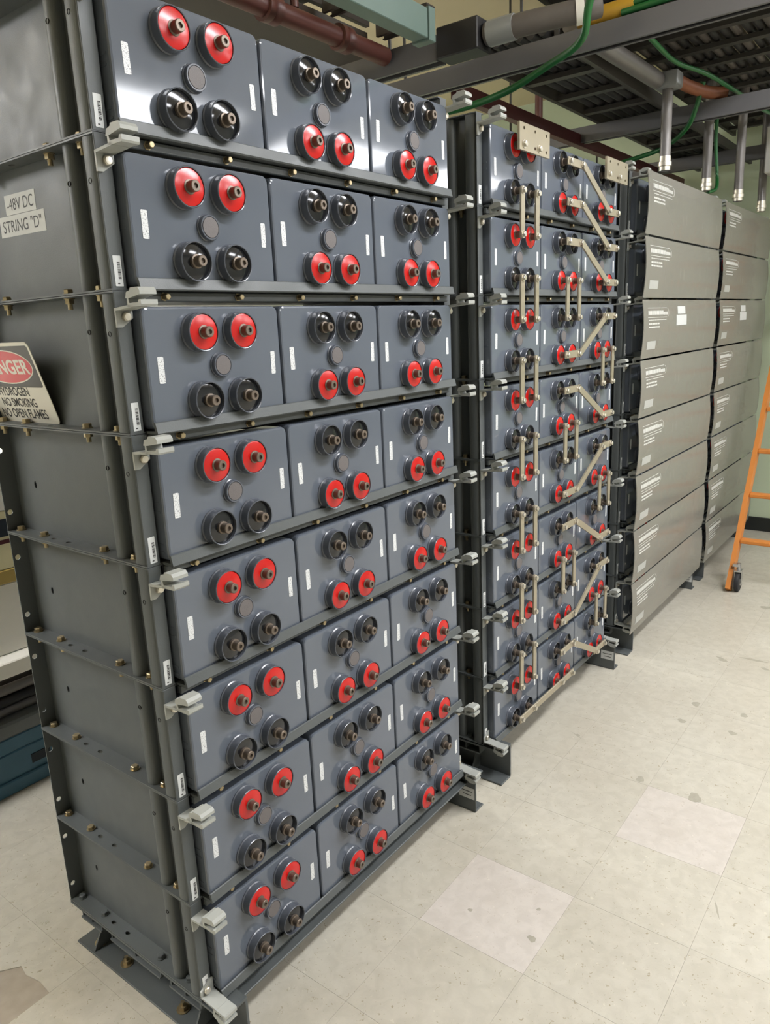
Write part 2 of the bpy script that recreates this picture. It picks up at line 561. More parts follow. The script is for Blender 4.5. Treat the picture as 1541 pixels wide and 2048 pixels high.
# ------------------------------------------------------------------ the room
def room():
    fl = MB().box(X0, X1, Y0, Y1, -0.12, -0.004).mesh('floor', 'floor_slab')
    floor = struct(obj('floor', fl))
    # vinyl tiles, each its own piece, over all of the floor the photo shows
    tile = MB().box(0.00025, TILE - 0.00025, 0.00025, TILE - 0.00025, -0.0035, 0.0).mesh('tile', 'vinyl_tile')
    pink = MB().box(0.00025, TILE - 0.00025, 0.00025, TILE - 0.00025, -0.0035, 0.0).mesh('tile', 'vinyl_tile_pink')
    broken = MB().prism([(.212, .0004), (TILE - .0004, .0004), (TILE - .0004, TILE - .0004), (.0004, TILE - .0004), (.0004, .235), (.06, .225), (.10, .19), (.150, .182), (.174, .165), (.212, .136), (.206, .10), (.216, .05)], 'Z', -0.0035, 0).mesh('tile', 'vinyl_tile')
    i0, i1 = -6, 15
    for i in range(i0, i1 + 1):
        for j in range(-4, 7):
            x, y = TX + i * TILE, TY + j * TILE
            if x + TILE > X1:
                continue
            me = tile
            if (i, j) in ((1, 0), (3, -1)):
                me = pink
            if (i, j) == (-2, 3):
                me = broken
            obj('tile', me, floor, (x, y, 0))
    glue = MB().box(TX - 2 * TILE + .001, TX - TILE - .001, TY + 3 * TILE + .001, TY + 4 * TILE - .001, -0.0039, -0.0028).mesh('glue_patch', 'floor_glue')
    rn = random.Random(4)
    for (sx, sy, rr) in SPOTS:
        ph = [rn.uniform(0, 6.28) for _ in range(3)]
        pts = []
        for k in range(22):
            a = 2 * math.pi * k / 22
            q = rr * 0.66 * (1 + 0.16 * math.sin(2 * a + ph[0]) + 0.12 * math.sin(3 * a + ph[1]) + 0.08 * math.sin(7 * a + ph[2]))
            pts.append((q * math.cos(a), q * math.sin(a)))
        st = obj('stain', MB().prism(pts, 'Z', -0.0001, 0.00015).mesh('stain', 'stain'), floor, (sx, sy, 0))
        st['label'] = 'small dark stain'
    for (ax, ay, bx, by, w) in SCUFFS:
        d = Vector((bx - ax, by - ay))
        n_ = Vector((-d.y, d.x)).normalized() * w
        pts = [(0, 0), (d.x * .3 + n_.x, d.y * .3 + n_.y), (d.x * .7 + n_.x * .6, d.y * .7 + n_.y * .6), (d.x, d.y), (d.x * .6 - n_.x, d.y * .6 - n_.y), (d.x * .25 - n_.x * .5, d.y * .25 - n_.y * .5)]
        obj('scuff_mark', MB().prism(pts, 'Z', -0.0001, 0.00012).mesh('scuff_mark', 'stain'), floor, (ax, ay, 0))
    g = obj('glue_patch', glue, floor)
    g['label'] = 'brown bare patch under a broken tile'
    # the rest of the floor to the walls, out of the picture
    for n_, (a, b, c, d) in enumerate(((X0, TX + i0 * TILE, Y0, Y1), (TX + i0 * TILE, X1, Y0, TY - 4 * TILE), (TX + i0 * TILE, X1, TY + 7 * TILE, Y1), (TX + i1 * TILE + 0.0, X1, TY - 4 * TILE, TY + 7 * TILE))):
        obj('tile_field', MB().box(a, b, c, d, -0.0035, -0.0001).mesh('tile_field', 'vinyl_tile'), floor)
    H2 = CEIL_Z + 0.1
    fl2 = MB().box(X1, XE, Y0, YE, -0.12, 0.0).mesh('floor', 'vinyl_tile')
    struct(obj('floor', fl2))
    struct(obj('ceiling', MB().box(X0, X1, Y0, Y1, CEIL_Z, H2).box(X1, XE, Y0, YE, CEIL_Z, H2).mesh('ceiling', 'ceiling_cream')))
    struct(obj('wall_right', MB().box(X1, X1 + 0.1, YE, Y1, -0.1, H2).mesh('wall', 'wall_green')))
    struct(obj('wall_return', MB().box(X1 + 0.1, XE, YE, YE + 0.1, -0.1, H2).mesh('wall', 'wall_green')))
    struct(obj('wall_end', MB().box(XE, XE + 0.1, Y0, YE + 0.1, -0.1, H2).mesh('wall', 'wall_green')))
    struct(obj('wall_left', MB().box(X0 - 0.1, X0, Y0, Y1, -0.1, H2).mesh('wall', 'wall_pale')))
    struct(obj('wall_back', MB().box(X0, X1, Y1, Y1 + 0.1, -0.1, H2).mesh('wall', 'wall_pale')))
    struct(obj('wall_front', MB().box(X0, XE, Y0 - 0.1, Y0, -0.1, H2).mesh('wall', 'wall_pale')))
    struct(obj('baseboard_right', MB().box(X1 - 0.012, X1, YE, Y1, 0, 0.10, 0.003).mesh('baseboard', 'baseboard')))
    for kind_ in (0, 1, 2):
        w = 0.31 if kind_ == 1 else 0.16
        z = CEIL_Z - (0.40 if kind_ == 2 else 0.08)
        house = MB().box(-0.62, 0.62, -w, w, -0.0, 0.0795, 0.006).mesh('housing', 'housing_white')
        diff = MB().box(-0.60, 0.60, -w + 0.02, w - 0.02, -0.012, -0.0005).mesh('diffuser', ('diffuser_aisle', 'diffuser_far', 'diffuser_side')[kind_])
        up = MB().box(-0.60, 0.60, -w + 0.02, w - 0.02, 0.0800, 0.088).mesh('diffuser', 'diffuser')  # upward glow added to brighten the ceiling
        rod = MB().lathe([(0.006, 0.0796), (0.006, CEIL_Z - z)], 8, 'Z').mesh('hanger', 'zinc')
        for (x, y, kind, lb) in LIGHTS:
            if kind == kind_:
                t = thing('ceiling_light', lb, 'ceiling light', (x, y, z), 'fluorescent ceiling lights')
                obj('housing', house, t)
                obj('diffuser', diff, t)
                if kind == 2:
                    obj('diffuser', up, t)
                    for q in (-0.611, 0.611):
                        obj('hanger', rod, t, (q, 0, 0))


room()

# ------------------------------------------------------------------ battery racks
PIT = 0.3325        # cell pitch along the rack
ROWH = 0.24681      # tray pitch
ZTOP = 1.9722       # centre of the top row
RX = [0.0, 1.2156, 2.4312, 3.6468]       # first cell centre of each rack
RACKS = ['bare-terminal rack nearest the camera', 'strapped rack', 'first covered rack', 'last covered rack']
RSHORT = ['nearest rack', 'strapped rack', 'first covered rack', 'last covered rack']
ORD = ['top', 'second', 'third', 'fourth', 'fifth', 'sixth', 'seventh', 'bottom']
COLN = ['left', 'middle', 'right']
YF = 0.010          # cell front face
TX_, TZ_ = 0.0485, 0.062   # terminal offsets
HALF = 0.1636


def zc(r):
    return ZTOP - r * ROWH


def cell_meshes():
    M = {}
    m = MB()
    # case: rounded box with a softened front edge; local y=0 is the front face
    zb, zt = -0.1065, 0.1083
    cz = (zb + zt) / 2
    rings = []
    for (d, ins) in ((0.0, 0.0045), (0.0013, 0.0014), (0.005, 0.0), (0.048, 0.0), (0.050, 0.0105), (0.535, 0.0105)):
        rings.append([m.bm.verts.new((p[0], d, p[1])) for p in rounded(2 * HALF - 2 * ins, zt - zb - 2 * ins, 0.014 - ins, 5, 0, cz)])
    n = len(rings[0])
    for a, b in zip(rings, rings[1:]):
        for k in range(n):
            m.bm.faces.new([a[k], a[(k + 1) % n], b[(k + 1) % n], b[k]])
    m.bm.faces.new(rings[0])
    m.bm.faces.new(rings[-1])
    # moulded ribs on both sides of the case
    for s in (-1, 1):
        for z in (0.005, -0.012, -0.075, -0.09):
            m.box(s * HALF - 0.0012, s * HALF + 0.0012, 0.012, 0.035, z, z + 0.004)
    M['case'] = m.mesh('case', 'cell_plastic', 20)
    # terminal boot: stepped round collar with a lip
    m = MB().lathe([(0.0365, 0.0), (0.0365, -0.002), (0.0345, -0.004), (0.0342, -0.0195), (0.0348, -0.0215), (0.0338, -0.0228), (0.0325, -0.0222), (0.0318, -0.012), (0.0, -0.012)], 28, close=False)
    M['boot'] = m.mesh('terminal_boot', 'boot_plastic', 40)
    for nm, mt, yy in (('red', 'red_disc', -0.0205), ('black', 'black_disc', -0.0165)):
        M[nm] = MB().lathe([(0.0316, -0.0122), (0.0316, yy), (0.030, yy - 0.0008), (0.0, yy - 0.0008)], 28, close=False).mesh('terminal_disc', mt, 30)
    # bolt: washer, knurled socket head and hexagon hole
    m = MB().lathe([(0.0125, -0.0165), (0.0125, -0.0225), (0.0098, -0.0232), (0.0095, -0.0238), (0.0100, -0.0250), (0.0100, -0.0372), (0.0090, -0.0384), (0.0047, -0.0384), (0.0042, -0.0345), (0.0, -0.0345)], 18, close=False)
    M['bolt'] = m.mesh('terminal_bolt', 'lead_bolt', 35)
    M['socket'] = MB().lathe([(0.0040, -0.0345), (0.0040, -0.0352), (0.0, -0.0352)], 6, close=False).mesh('socket', 'socket')
    # flame arrestor vent: collar and flat cap
    m = MB().lathe([(0.0245, 0.0), (0.0245, -0.0015), (0.0226, -0.0028), (0.0224, -0.0090), (0.0216, -0.0100), (0.0192, -0.0100), (0.0186, -0.0085), (0.0, -0.0085)], 26, close=False)
    M['vent'] = m.mesh('vent', 'boot_plastic', 40)
    M['cap'] = MB().lathe([(0.0181, -0.0086), (0.0178, -0.0102), (0.0, -0.0106)], 24, close=False).mesh('vent_cap', 'vent_cap', 40)
    M['label'] = MB().prism(rounded(0.0128, 0.047, 0.002, 3), 'Y', -0.0006, 0.0004).mesh('label_sticker', 'sticker')
    M['label2'] = MB().prism(rounded(0.0115, 0.045, 0.002, 3), 'Y', -0.0006, 0.0004).mesh('label_sticker', 'sticker')
    return M


CM = cell_meshes()


def cell(rack, row, c):
    loc = (RX[rack] + c * PIT, YF, zc(row) - 0.1065)
    t = thing('battery_cell', f'grey battery cell, {ORD[row]} row, {COLN[c]} column of the {RACKS[rack]}', 'battery', loc, f'battery cells of the {RSHORT[rack]}')
    dz = 0.1065
    obj('case', CM['case'], t, (0, 0, dz))
    top_red = (c == 0)
    for sz in (1, -1):
        red = (sz == 1) == top_red
        for sx in (-1, 1):
            b = obj('terminal_boot', CM['boot'], t, (sx * TX_, 0, dz + sz * TZ_))
            d = obj('terminal_disc', CM['red' if red else 'black'], b)
            d['label'] = 'red terminal disc' if red else 'black terminal disc'
            k = obj('terminal_bolt', CM['bolt'], b, (0, 0, 0), (0, random.uniform(0, 1), 0))
            if rack == 0:
                pass
    v = obj('vent', CM['vent'], t, (0, 0, dz))
    obj('vent_cap', CM['cap'], v)
    s1 = obj('label_sticker', CM['label'], t, (-0.135, 0, dz + random.uniform(-.004, .003)), (0, random.uniform(-.03, .03), 0))
    s1['label'] = 'white printed sticker'
    obj('label_sticker', CM['label2'], t, (0.140, 0, dz + random.uniform(-.004, .003)), (0, random.uniform(-.03, .03), 0))
    return t


# tray frame coordinates: x from the first cell centre, y world, z from the row centre;  origin of the empty:
OX, OY, OZ = PIT, 0.3, -0.1108
XL = -0.197
ZB, ZT = -0.1108, 0.1360
YR = 0.557


def tray_meshes():
    M = {}

    def fin(m, name, material, smooth=None, mirror=False):
        bmesh.ops.translate(m.bm, vec=(-OX, -OY, -OZ), verts=m.bm.verts)
        return m.mesh(name, material, smooth, 0.0 if mirror else None)

    for side in (0, 1):
        mir = bool(side)
        # side sheet, set back from the outer edge, with a slotted hole
        M['panel', side] = fin(MB().plate('X', 0.1425, YR, ZB, ZT, -0.1600, -0.1575, [(0.472, 0.0, 0.005, 0.008)]), 'side_panel', 'rack_paint', None, mir)
        m = MB()
        # channel shaped front post with rounded bends
        m.sheet([(-0.1600, 0.1465), (-0.1780, 0.1455), (-0.1865, 0.1430), (-0.1915, 0.1370), (-0.1925, 0.1280), (-0.1900, 0.1190), (-0.1840, 0.1140), (-0.1580, 0.1130), (-0.1580, 0.0760),
                 (-0.1850, 0.0760), (-0.1930, 0.0735), (-0.1960, 0.0680), (-0.1965, 0.0560), (-0.1945, 0.0450), (-0.1890, 0.0385), (-0.1800, 0.0370)], 0.0025, ZB + .0036, ZT - .0036)
        M['post', side] = fin(m, 'side_channel', 'rack_paint', 50, mir)
        m = MB().box(XL, -0.1685, 0.0335, 0.0365, ZB + .001, ZT - .001, 0.001)
        m.box(-0.1715, -0.1685, 0.0366, 0.155, ZB + .003, ZT - .003)
        M['face', side] = fin(m, 'front_post', 'rack_paint', None, mir)
        M['rear', side] = fin(MB().plate('Y', XL, -0.1575, ZB, ZT, YR - 0.0025, YR, [(-0.1860, -0.066, 0.0062, 0.0062), (-0.1860, 0.074, 0.0062, 0.0062)]), 'rear_flange', 'rack_paint', None, mir)
        M['low', side] = fin(MB().plate('Z', XL - .001, -0.1580, 0.0340, YR, ZB + .0003, ZB + .0033, [(-0.179, 0.391, 0.005, 0.008), (-0.179, 0.333, 0.005, 0.008)]), 'bottom_flange', 'rack_paint', None, mir)
        M['top', side] = fin(MB().plate('Z', XL - .001, -0.1580, 0.0340, YR, ZT - .0033, ZT - .0006, [(-0.179, 0.391, 0.005, 0.008), (-0.179, 0.333, 0.005, 0.008)]), 'top_flange', 'rack_paint', None, mir)
    # shelf the cells stand on, and the front lip that keeps them in
    M['shelf'] = fin(MB().box(-0.1570, 2 * PIT + 0.1570, 0.0310, YR, -0.1105, -0.1075).box(-.1660, 2 * PIT + .1660, 0.0310, .0330, -.1294, -.1075), 'shelf', 'rack_dark')
    m = MB().prism([(0.0305, -0.1110), (0.0010, -0.1125), (-0.0015, -0.1100), (0.0030, -0.0920), (0.0055, -0.0905), (0.0085, -0.0920), (0.0060, -0.1060), (0.0305, -0.1066)], 'X', -0.1655, 2 * PIT + 0.1655)
    M['lip'] = fin(m, 'front_lip', 'rack_paint')
    m = MB().box(-0.1655, 2 * PIT + 0.1655, 0.0215, 0.0305, -0.1296, -0.1136, 0.0015)
    M['bar'] = fin(m, 'front_bar', 'rack_paint')
    # small parts with their own origin
    M['hole'] = MB().lathe([(0.0046, 0.002), (0.0046, -0.0006), (0.0036, -0.0008), (0.0036, 0.0003), (0.0, 0.0003)], 12, 'X', close=False).mesh('bolt_hole_shade', 'socket', 40)  # raised black disc; the hole's inner shade is only its colour
    M['fbolt'] = MB().lathe([(0.0078, 0.0), (0.0078, -0.0012), (0.0060, -0.0013), (0.0060, -0.0130), (0.0048, -0.0140), (0.0, -0.0140)], 6, close=False).mesh('bar_bolt', 'zinc_yellow', 35)
    m = MB().lathe([(0.0105, 0.0), (0.0105, 0.0018), (0.0, 0.0018)], 14, 'Z')
    m.lathe([(0.0085, 0.0018), (0.0085, 0.0080), (0.0070, 0.0092), (0.0, 0.0092)], 6, 'Z', close=False)
    m.lathe([(0.0085, -0.0085), (0.0085, -0.0170), (0.0, -0.0170)], 6, 'Z', close=False)
    m.lathe([(0.0100, -0.0068), (0.0100, -0.0085), (0.0, -0.0085)], 14, 'Z')
    m.lathe([(0.0045, -0.017), (0.0045, -0.0270), (0.0, -0.0275)], 10, 'Z', close=False)
    M['flbolt'] = m.mesh('flange_bolt', 'zinc_yellow', 35)
    m = MB().lathe([(0.0105, 0.0), (0.0105, 0.0018), (0.0, 0.0018)], 14, 'Z')
    m.lathe([(0.0085, 0.0018), (0.0085, 0.0080), (0.0070, 0.0092), (0.0, 0.0092)], 6, 'Z', close=False)
    M['flbolt_short'] = m.mesh('flange_bolt', 'rack_paint', 35)
    # grey cover clip: foot, arm and double jaw (side profile in y,z)
    W = 0.0165
    m = MB()
    # foot tapering to a corner
    vs = [(-W, -0.0), (W, -0.0), (W, -0.016), (-W * 0.35, -0.031), (-W, -0.031)]
    m.prism(vs, 'Y', 0.0, -0.004)
    m.prism([(0.0, 0.001), (-0.050, 0.005), (-0.050, 0.0005), (-0.0, -0.0035)], 'X', -W, W)
    m.prism([(-0.040, 0.001), (-0.076, 0.001), (-0.078, 0.004), (-0.078, 0.0115), (-0.072, 0.0115), (-0.070, 0.0070), (-0.046, 0.0070), (-0.044, 0.0160), (-0.040, 0.0160)], 'X', -W, W)
    m.prism([(-0.036, 0.0150), (-0.040, 0.0250), (-0.050, 0.0275), (-0.052, 0.0315), (-0.072, 0.0315), (-0.077, 0.0260), (-0.077, 0.0200), (-0.046, 0.0150)], 'X', -W, W)
    M['clip'] = m.mesh('cover_clip', 'clip_grey')
    m = MB().lathe([(0.0080, 0.0), (0.0080, -0.0055), (0.0062, -0.0075), (0.0, -0.0080)], 14, close=False)
    M['screw'] = m.mesh('screw', 'zinc', 40)
    # barcode sticker
    M['bar_paper'] = MB().prism(rounded(0.0150, 0.050, 0.0008, 2), 'Y', -0.0005, 0.0003).mesh('barcode_sticker', 'sticker_plain')
    m = MB()
    random.seed(3)
    z = -0.0145
    while z < 0.0135:
        t = random.choice((0.0006, 0.0010, 0.0016))
        m.box(-0.0005, 0.0050, -0.0008, -0.0005, z, z + t)
        z += t + random.choice((0.0006, 0.0009, 0.0013))
    m.box(-.003, .001, -.0008, -.0005, -.0215, -.0195)
    M['bars'] = m.mesh('barcode', 'ink')
    return M


mat('sticker_plain', (206, 208, 206), 0.5)
TM = tray_meshes()


def clip_on(t, x, z, flip=False, cl='upper'):
    """grey clip screwed to a front post; x,z in tray coordinates (row centre)"""
    c = obj('cover_clip', TM['clip'], t, (x - OX, 0.0334 - OY, z - OZ), (0, math.pi, 0) if flip else None)
    obj('screw', TM['screw'], c, (0.002, -0.004, -0.0135))
    return c


def tray(rack, row):
    t = thing('battery_tray', f'dark grey steel tray holding the {ORD[row]} row of cells, {RSHORT[rack]}', 'battery tray',
              (RX[rack] + OX, OY, zc(row) + OZ), f'steel trays of the {RSHORT[rack]}')
    for s in (0, 1):
        if rack == 0 and s == 0:
            for (hx, hy, hz) in ((-0.1925, 0.1285, 0.070), (-0.1963, 0.0590, 0.065)):
                obj('bolt_hole_shade', TM['hole'], t, (hx - OX, hy - OY, hz - OZ))
        for k in ('panel', 'post', 'face', 'rear', 'low', 'top'):
            obj(TM[k, s].name.split('.')[0], TM[k, s], t)
        xs = XL + 0.0205 if s == 0 else 2 * PIT - XL - 0.0205
        if rack == 0 or (rack == 1 and s == 0):
            for y in (0.535, 0.435, 0.205, 0.100):
                if row == 7:
                    obj('flange_bolt', TM['flbolt_short'], t, (xs - OX, y - OY, ZB + 0.0034 - OZ))
                else:
                    obj('flange_bolt', TM['flbolt'], t, (xs - OX, y - OY, ZB + 0.0034 - OZ), (0, 0, random.uniform(0, 1)))
        xp = -0.183 if s == 0 else 2 * PIT + 0.183
        clip_on(t, xp, 0.1060)
        if row == 7:
            clip_on(t, xp, -0.0985, True)
    obj('shelf', TM['shelf'], t)
    obj('front_lip', TM['lip'], t)
    if row < 7:
        obj('front_bar', TM['bar'], t)
        for x in (-0.104, 0.0695, 0.242, 0.420, 0.594, 0.765):
            obj('bar_bolt', TM['fbolt'], t, (x - OX, 0.0215 - OY, -0.1215 - OZ), (0, random.uniform(0, 1), 0))
    s = obj('barcode_sticker', TM['bar_paper'], t, (-0.1825 - OX, 0.0333 - OY, -0.079 - OZ), (0, random.uniform(-.02, .02), 0))
    s['label'] = 'white barcode sticker'
    obj('barcode', TM['bars'], s)


def base_frame(rack):
    x0 = RX[rack]
    t = thing('rack_base', f'dark steel base with channel feet under the {RACKS[rack]}', 'rack base', (x0 + PIT, 0.3, 0.0), 'rack bases')
    ox, oy = PIT, 0.3

    def part(name, m, material='rack_paint', smooth=None):
        bmesh.ops.translate(m.bm, vec=(-ox, -oy, 0), verts=m.bm.verts)
        return obj(name, m.mesh(name, material, smooth), t)
    H = 0.130
    yf, yr = -0.034, 0.560
    # left foot: channel open to the left, gussets and a stepped ledge under its top flange
    m = MB().box(-0.1970, -0.1290, yf, yr, 0.0005, 0.0065, 0.0015)
    m.box(-0.1350, -0.1290, yf, yr, 0.0065, H - 0.0065)
    m.prism([(-0.1970, yr), (-0.1290, yr), (-0.1290, yf), (-0.1850, yf), (-0.1970, yf + 0.012)], 'Z', H - 0.0065, H - 0.0005)
    part('left_foot', m)
    # hanging ledge: short channel pieces with openings between them
    for a, b in ((0.44, 0.53), (0.20, 0.40), (0.055, 0.165)):
        m = MB().box(-0.1900, -0.1560, a, b, H - 0.042, H - 0.037)
        for q in (a, (a + b) / 2, b - 0.004):
            m.box(-0.1860, -0.1560, q, q + 0.004, H - 0.037, H - 0.0068)
        part('ledge', m)
    for q in (0.485, 0.085):
        part('gusset', MB().prism([(-0.192, 0.0068), (-0.1352, 0.0068), (-0.1352, H - .044), (-0.150, H - .044)], 'Y', q, q + 0.005))
    for q in (0.50, 0.385, 0.16):
        m = MB().lathe([(0.016, 0.0066), (0.016, 0.0086), (0.0, 0.0086)], 16, 'Z', (-0.165, q, 0))
        m.lathe([(0.0105, 0.0086), (0.0105, 0.0180), (0.0055, 0.0182), (0.0055, 0.0270), (0.0, 0.0272)], 6, 'Z', (-0.165, q, 0), close=False)
        part('anchor_bolt', m, 'zinc_yellow', 35)
    # right foot: channel with its web to the left
    xr = 2 * PIT + 0.181
    m = MB().box(xr, xr + 0.050, yf, yr, 0.0005, 0.0065, 0.0015)
    m.box(xr, xr + 0.0055, yf, yr, 0.0065, H - 0.0065)
    m.box(xr, xr + 0.050, yf, yr, H - 0.0065, H - 0.0005, 0.0015)
    part('right_foot', m)
    p = part('foot_label', MB().box(xr - 0.0008, xr - 0.0002, -0.030, 0.028, 0.045, 0.085), 'paper')
    p['label'] = 'white paper label with two lines of print'
    m = MB()
    for k, (a, b) in enumerate(((-0.022, 0.020), (-0.018, 0.012))):
        m.box(xr - 0.0012, xr - 0.0008, a, b, 0.070 - k * 0.013, 0.0725 - k * 0.013)
    part('foot_print', m, 'ink')
    # rails that carry the bottom tray, front and rear
    q = 0.0 if rack == 0 else 0.11
    m = MB().box(-0.1280, xr - 0.001, q + 0.020, q + 0.028, 0.078, 0.1285, 0.002)
    m.box(-0.1280, xr - 0.001, q + 0.028, q + 0.060, 0.1245, 0.1295)
    if rack == 0:
        m.box(-0.1280, xr - 0.001, -0.006, 0.0200, 0.098, 0.1035, 0.0015)
    part('front_rail', m, 'rack_paint')
    part('rear_rail', MB().box(-0.1280, xr - 0.001, 0.50, 0.55, 0.06, 0.1285), 'rack_paint')


for rk in range(4):
    base_frame(rk)
    for rw in range(8):
        tray(rk, rw)
        for cc in range(3):
            cell(rk, rw, cc)

# ------------------------------------------------------------------ bus bars of the strapped rack
YB = -0.0300      # rear face of the bars (world y)
BT = 0.0055


def bar_bolt_mesh():
    m = MB().lathe([(0.0115, 0.0), (0.0115, -0.0020), (0.0, -0.0020)], 14, close=False)
    m.lathe([(0.0085, -0.0020), (0.0085, -0.0085), (0.0070, -0.0095), (0.0, -0.0095)], 6, close=False)
    return m.mesh('bolt', 'zinc', 35)


BB = bar_bolt_mesh()
vstrap = MB().prism(rounded(0.0235, 2 * 0.0117 + ROWH - 2 * TZ_, 0.0100, 4), 'Y', 0, -BT).mesh('bar', 'strap_metal', 30)
X2 = RX[1]


def vertical_strap(c, row, sx):
    x = X2 + c * PIT + sx * TX_
    z = zc(row) - ROWH / 2
    side = 'left' if sx < 0 else 'right'
    t = thing('busbar_strap', f'{side} vertical metal strap joining {ORD[row]} and {ORD[row + 1]} rows, {COLN[c]} column of strapped rack', 'busbar', (x, YB, z), 'vertical busbar straps')
    obj('bar', vstrap, t)
    for s in (1, -1):
        obj('bolt', BB, t, (0, -BT, s * (ROWH / 2 - TZ_)))


def diagonal_link(row, z_from, z_to, lab):
    xa0, xa1 = X2 + PIT - TX_ - 0.014, X2 + PIT + TX_ + 0.022
    xb0, xb1 = X2 + 2 * PIT - TX_ - 0.014, X2 + 2 * PIT + TX_ + 0.014
    t = thing('busbar_link', lab, 'busbar', (xa0, YB, z_from), 'angled busbar links')
    f = lambda m, nm: obj(nm, m.mesh(nm, 'strap_metal'), t)
    f(MB().box(0, xa1 - xa0, -BT, 0, -0.0125, 0.0125, 0.001), 'left_plate')
    f(MB().box(xb0 - xa0, xb1 - xa0, -BT, 0, z_to - z_from - 0.0125, z_to - z_from + 0.0125, 0.001), 'right_plate')
    m = MB().bar((xa1 - xa0 - 0.018, -1.5 * BT - 0.0002, 0), (xb0 - xa0 + 0.020, -1.5 * BT - 0.0002, z_to - z_from), 0.0235, BT)
    f(m, 'diagonal_bar')
    for (x, z, y) in ((X2 + PIT - TX_ - xa0, 0, 0), (X2 + PIT + TX_ - xa0, 0, 0), (X2 + 2 * PIT - TX_ - xa0, z_to - z_from, 1), (X2 + 2 * PIT + TX_ - xa0, z_to - z_from, 0)):
        obj('bolt', BB, t, (x, -BT - (BT + 0.0004) * y, z))


for r in range(7):
    for sx in (-1, 1):
        vertical_strap(0, r, sx)
for r, c in ((1, 1), (3, 1), (5, 1), (2, 2), (4, 2), (6, 2)):
    for sx in (-1, 1):
        vertical_strap(c, r, sx)
for r in range(8):
    up, dn = zc(r) + TZ_, zc(r) - TZ_
    if r in (0, 1, 3, 5, 7):
        diagonal_link(r, up, dn, f'angled busbar link running down to the right within the {ORD[r]} row of strapped rack')
    if r in (2, 4, 6):
        diagonal_link(r, dn, up, f'angled busbar link running up to the right within the {ORD[r]} row of strapped rack')
diagonal_link(0, zc(0) - TZ_, zc(1) + TZ_, 'angled busbar link running from the top row down into the second row of strapped rack')
# long bar along the bottom
xa, xb = X2 - TX_ - 0.014, X2 + PIT + TX_ + 0.014
t = thing('busbar_strap', 'long horizontal metal bar along the bottom row of the strapped rack', 'busbar', (xa, YB, zc(7) - TZ_), 'long busbars')
obj('bar', MB().box(0, xb - xa, -BT, 0, -0.0125, 0.0125, 0.001).mesh('bar', 'strap_metal'), t)
for x in (X2 - TX_, X2 + TX_, X2 + PIT - TX_, X2 + PIT + TX_):
    obj('bolt', BB, t, (x - xa, -BT, 0))
# two cable landing plates on the top row
for (x0, x1, cx, lab) in ((X2 - 0.076, X2 + 0.122, X2, 'drilled metal landing plate over the red terminals, top left cell of strapped rack'),
                          (X2 + 2 * PIT - 0.072, X2 + 2 * PIT + 0.136, X2 + 2 * PIT, 'drilled metal landing plate over the black terminals, top right cell of strapped rack')):
    zp = zc(0) + TZ_ + 0.020
    t = thing('terminal_plate', lab, 'terminal plate', (x0, YB, zp - 0.037), 'landing plates')
    hl = []
    w = x1 - x0
    for i, fx in enumerate((0.16, 0.52, 0.86)):
        for fz in (0.016, 0.037, 0.060):
            if (i, fz) not in ((1, 0.016), (0, 0.016)):
                hl.append((w * fx + (0.006 if fz == 0.016 else 0), fz, 0.0052, 0.0045))
    # the holes share one grid, so keep rows and columns aligned
    hl = [(w * fx, fz, 0.0052, 0.0045) for fx in (0.14, 0.50, 0.88) for fz in (0.014, 0.060)]
    obj('plate', MB().plate('Y', 0, w, 0, 0.074, -0.008, 0, hl).mesh('plate', 'strap_metal'), t)
    for x in (cx - TX_, cx + TX_):
        obj('bolt', BB, t, (x - x0, -0.008, zc(0) + TZ_ - (zp - 0.037)))

# ------------------------------------------------------------------ hazy covers of the two far racks
CX0, CX1 = -0.245, 0.885
CZ0, CZ1 = -0.117, 0.1215


def cov_y(z):
    u = (z - (CZ0 + CZ1) / 2) / ((CZ1 - CZ0) / 2)
    return -0.056 - 0.009 * (1 - u * u)


def cover_mesh():
    m = MB()
    n = 10
    zs = [CZ0 + (CZ1 - CZ0) * k / n for k in range(n + 1)]
    front = [(cov_y(z), z) for z in zs]
    back = [(cov_y(z) + 0.003, z) for z in zs]
    return m.prism([(y - YCO, z - CZ0) for y, z in front + back[::-1]], 'X', CX0 - OX, CX1 - OX).mesh('sheet', 'hazy_cover', 30)


YCO = -0.056
COVER = cover_mesh()


def patch(m, x0, x1, z0, z1, up=0.0006):
    """a thin printed strip lying on the curved cover front"""
    n = max(1, int((z1 - z0) / 0.02) + 1)
    zs = [z0 + (z1 - z0) * k / n for k in range(n + 1)]
    f = [(cov_y(z) - up, z) for z in zs]
    b = [(cov_y(z) - 0.0001, z) for z in zs]
    m.prism([(y - YCO, z - CZ0) for y, z in f + b[::-1]], 'X', x0 - OX, x1 - OX)


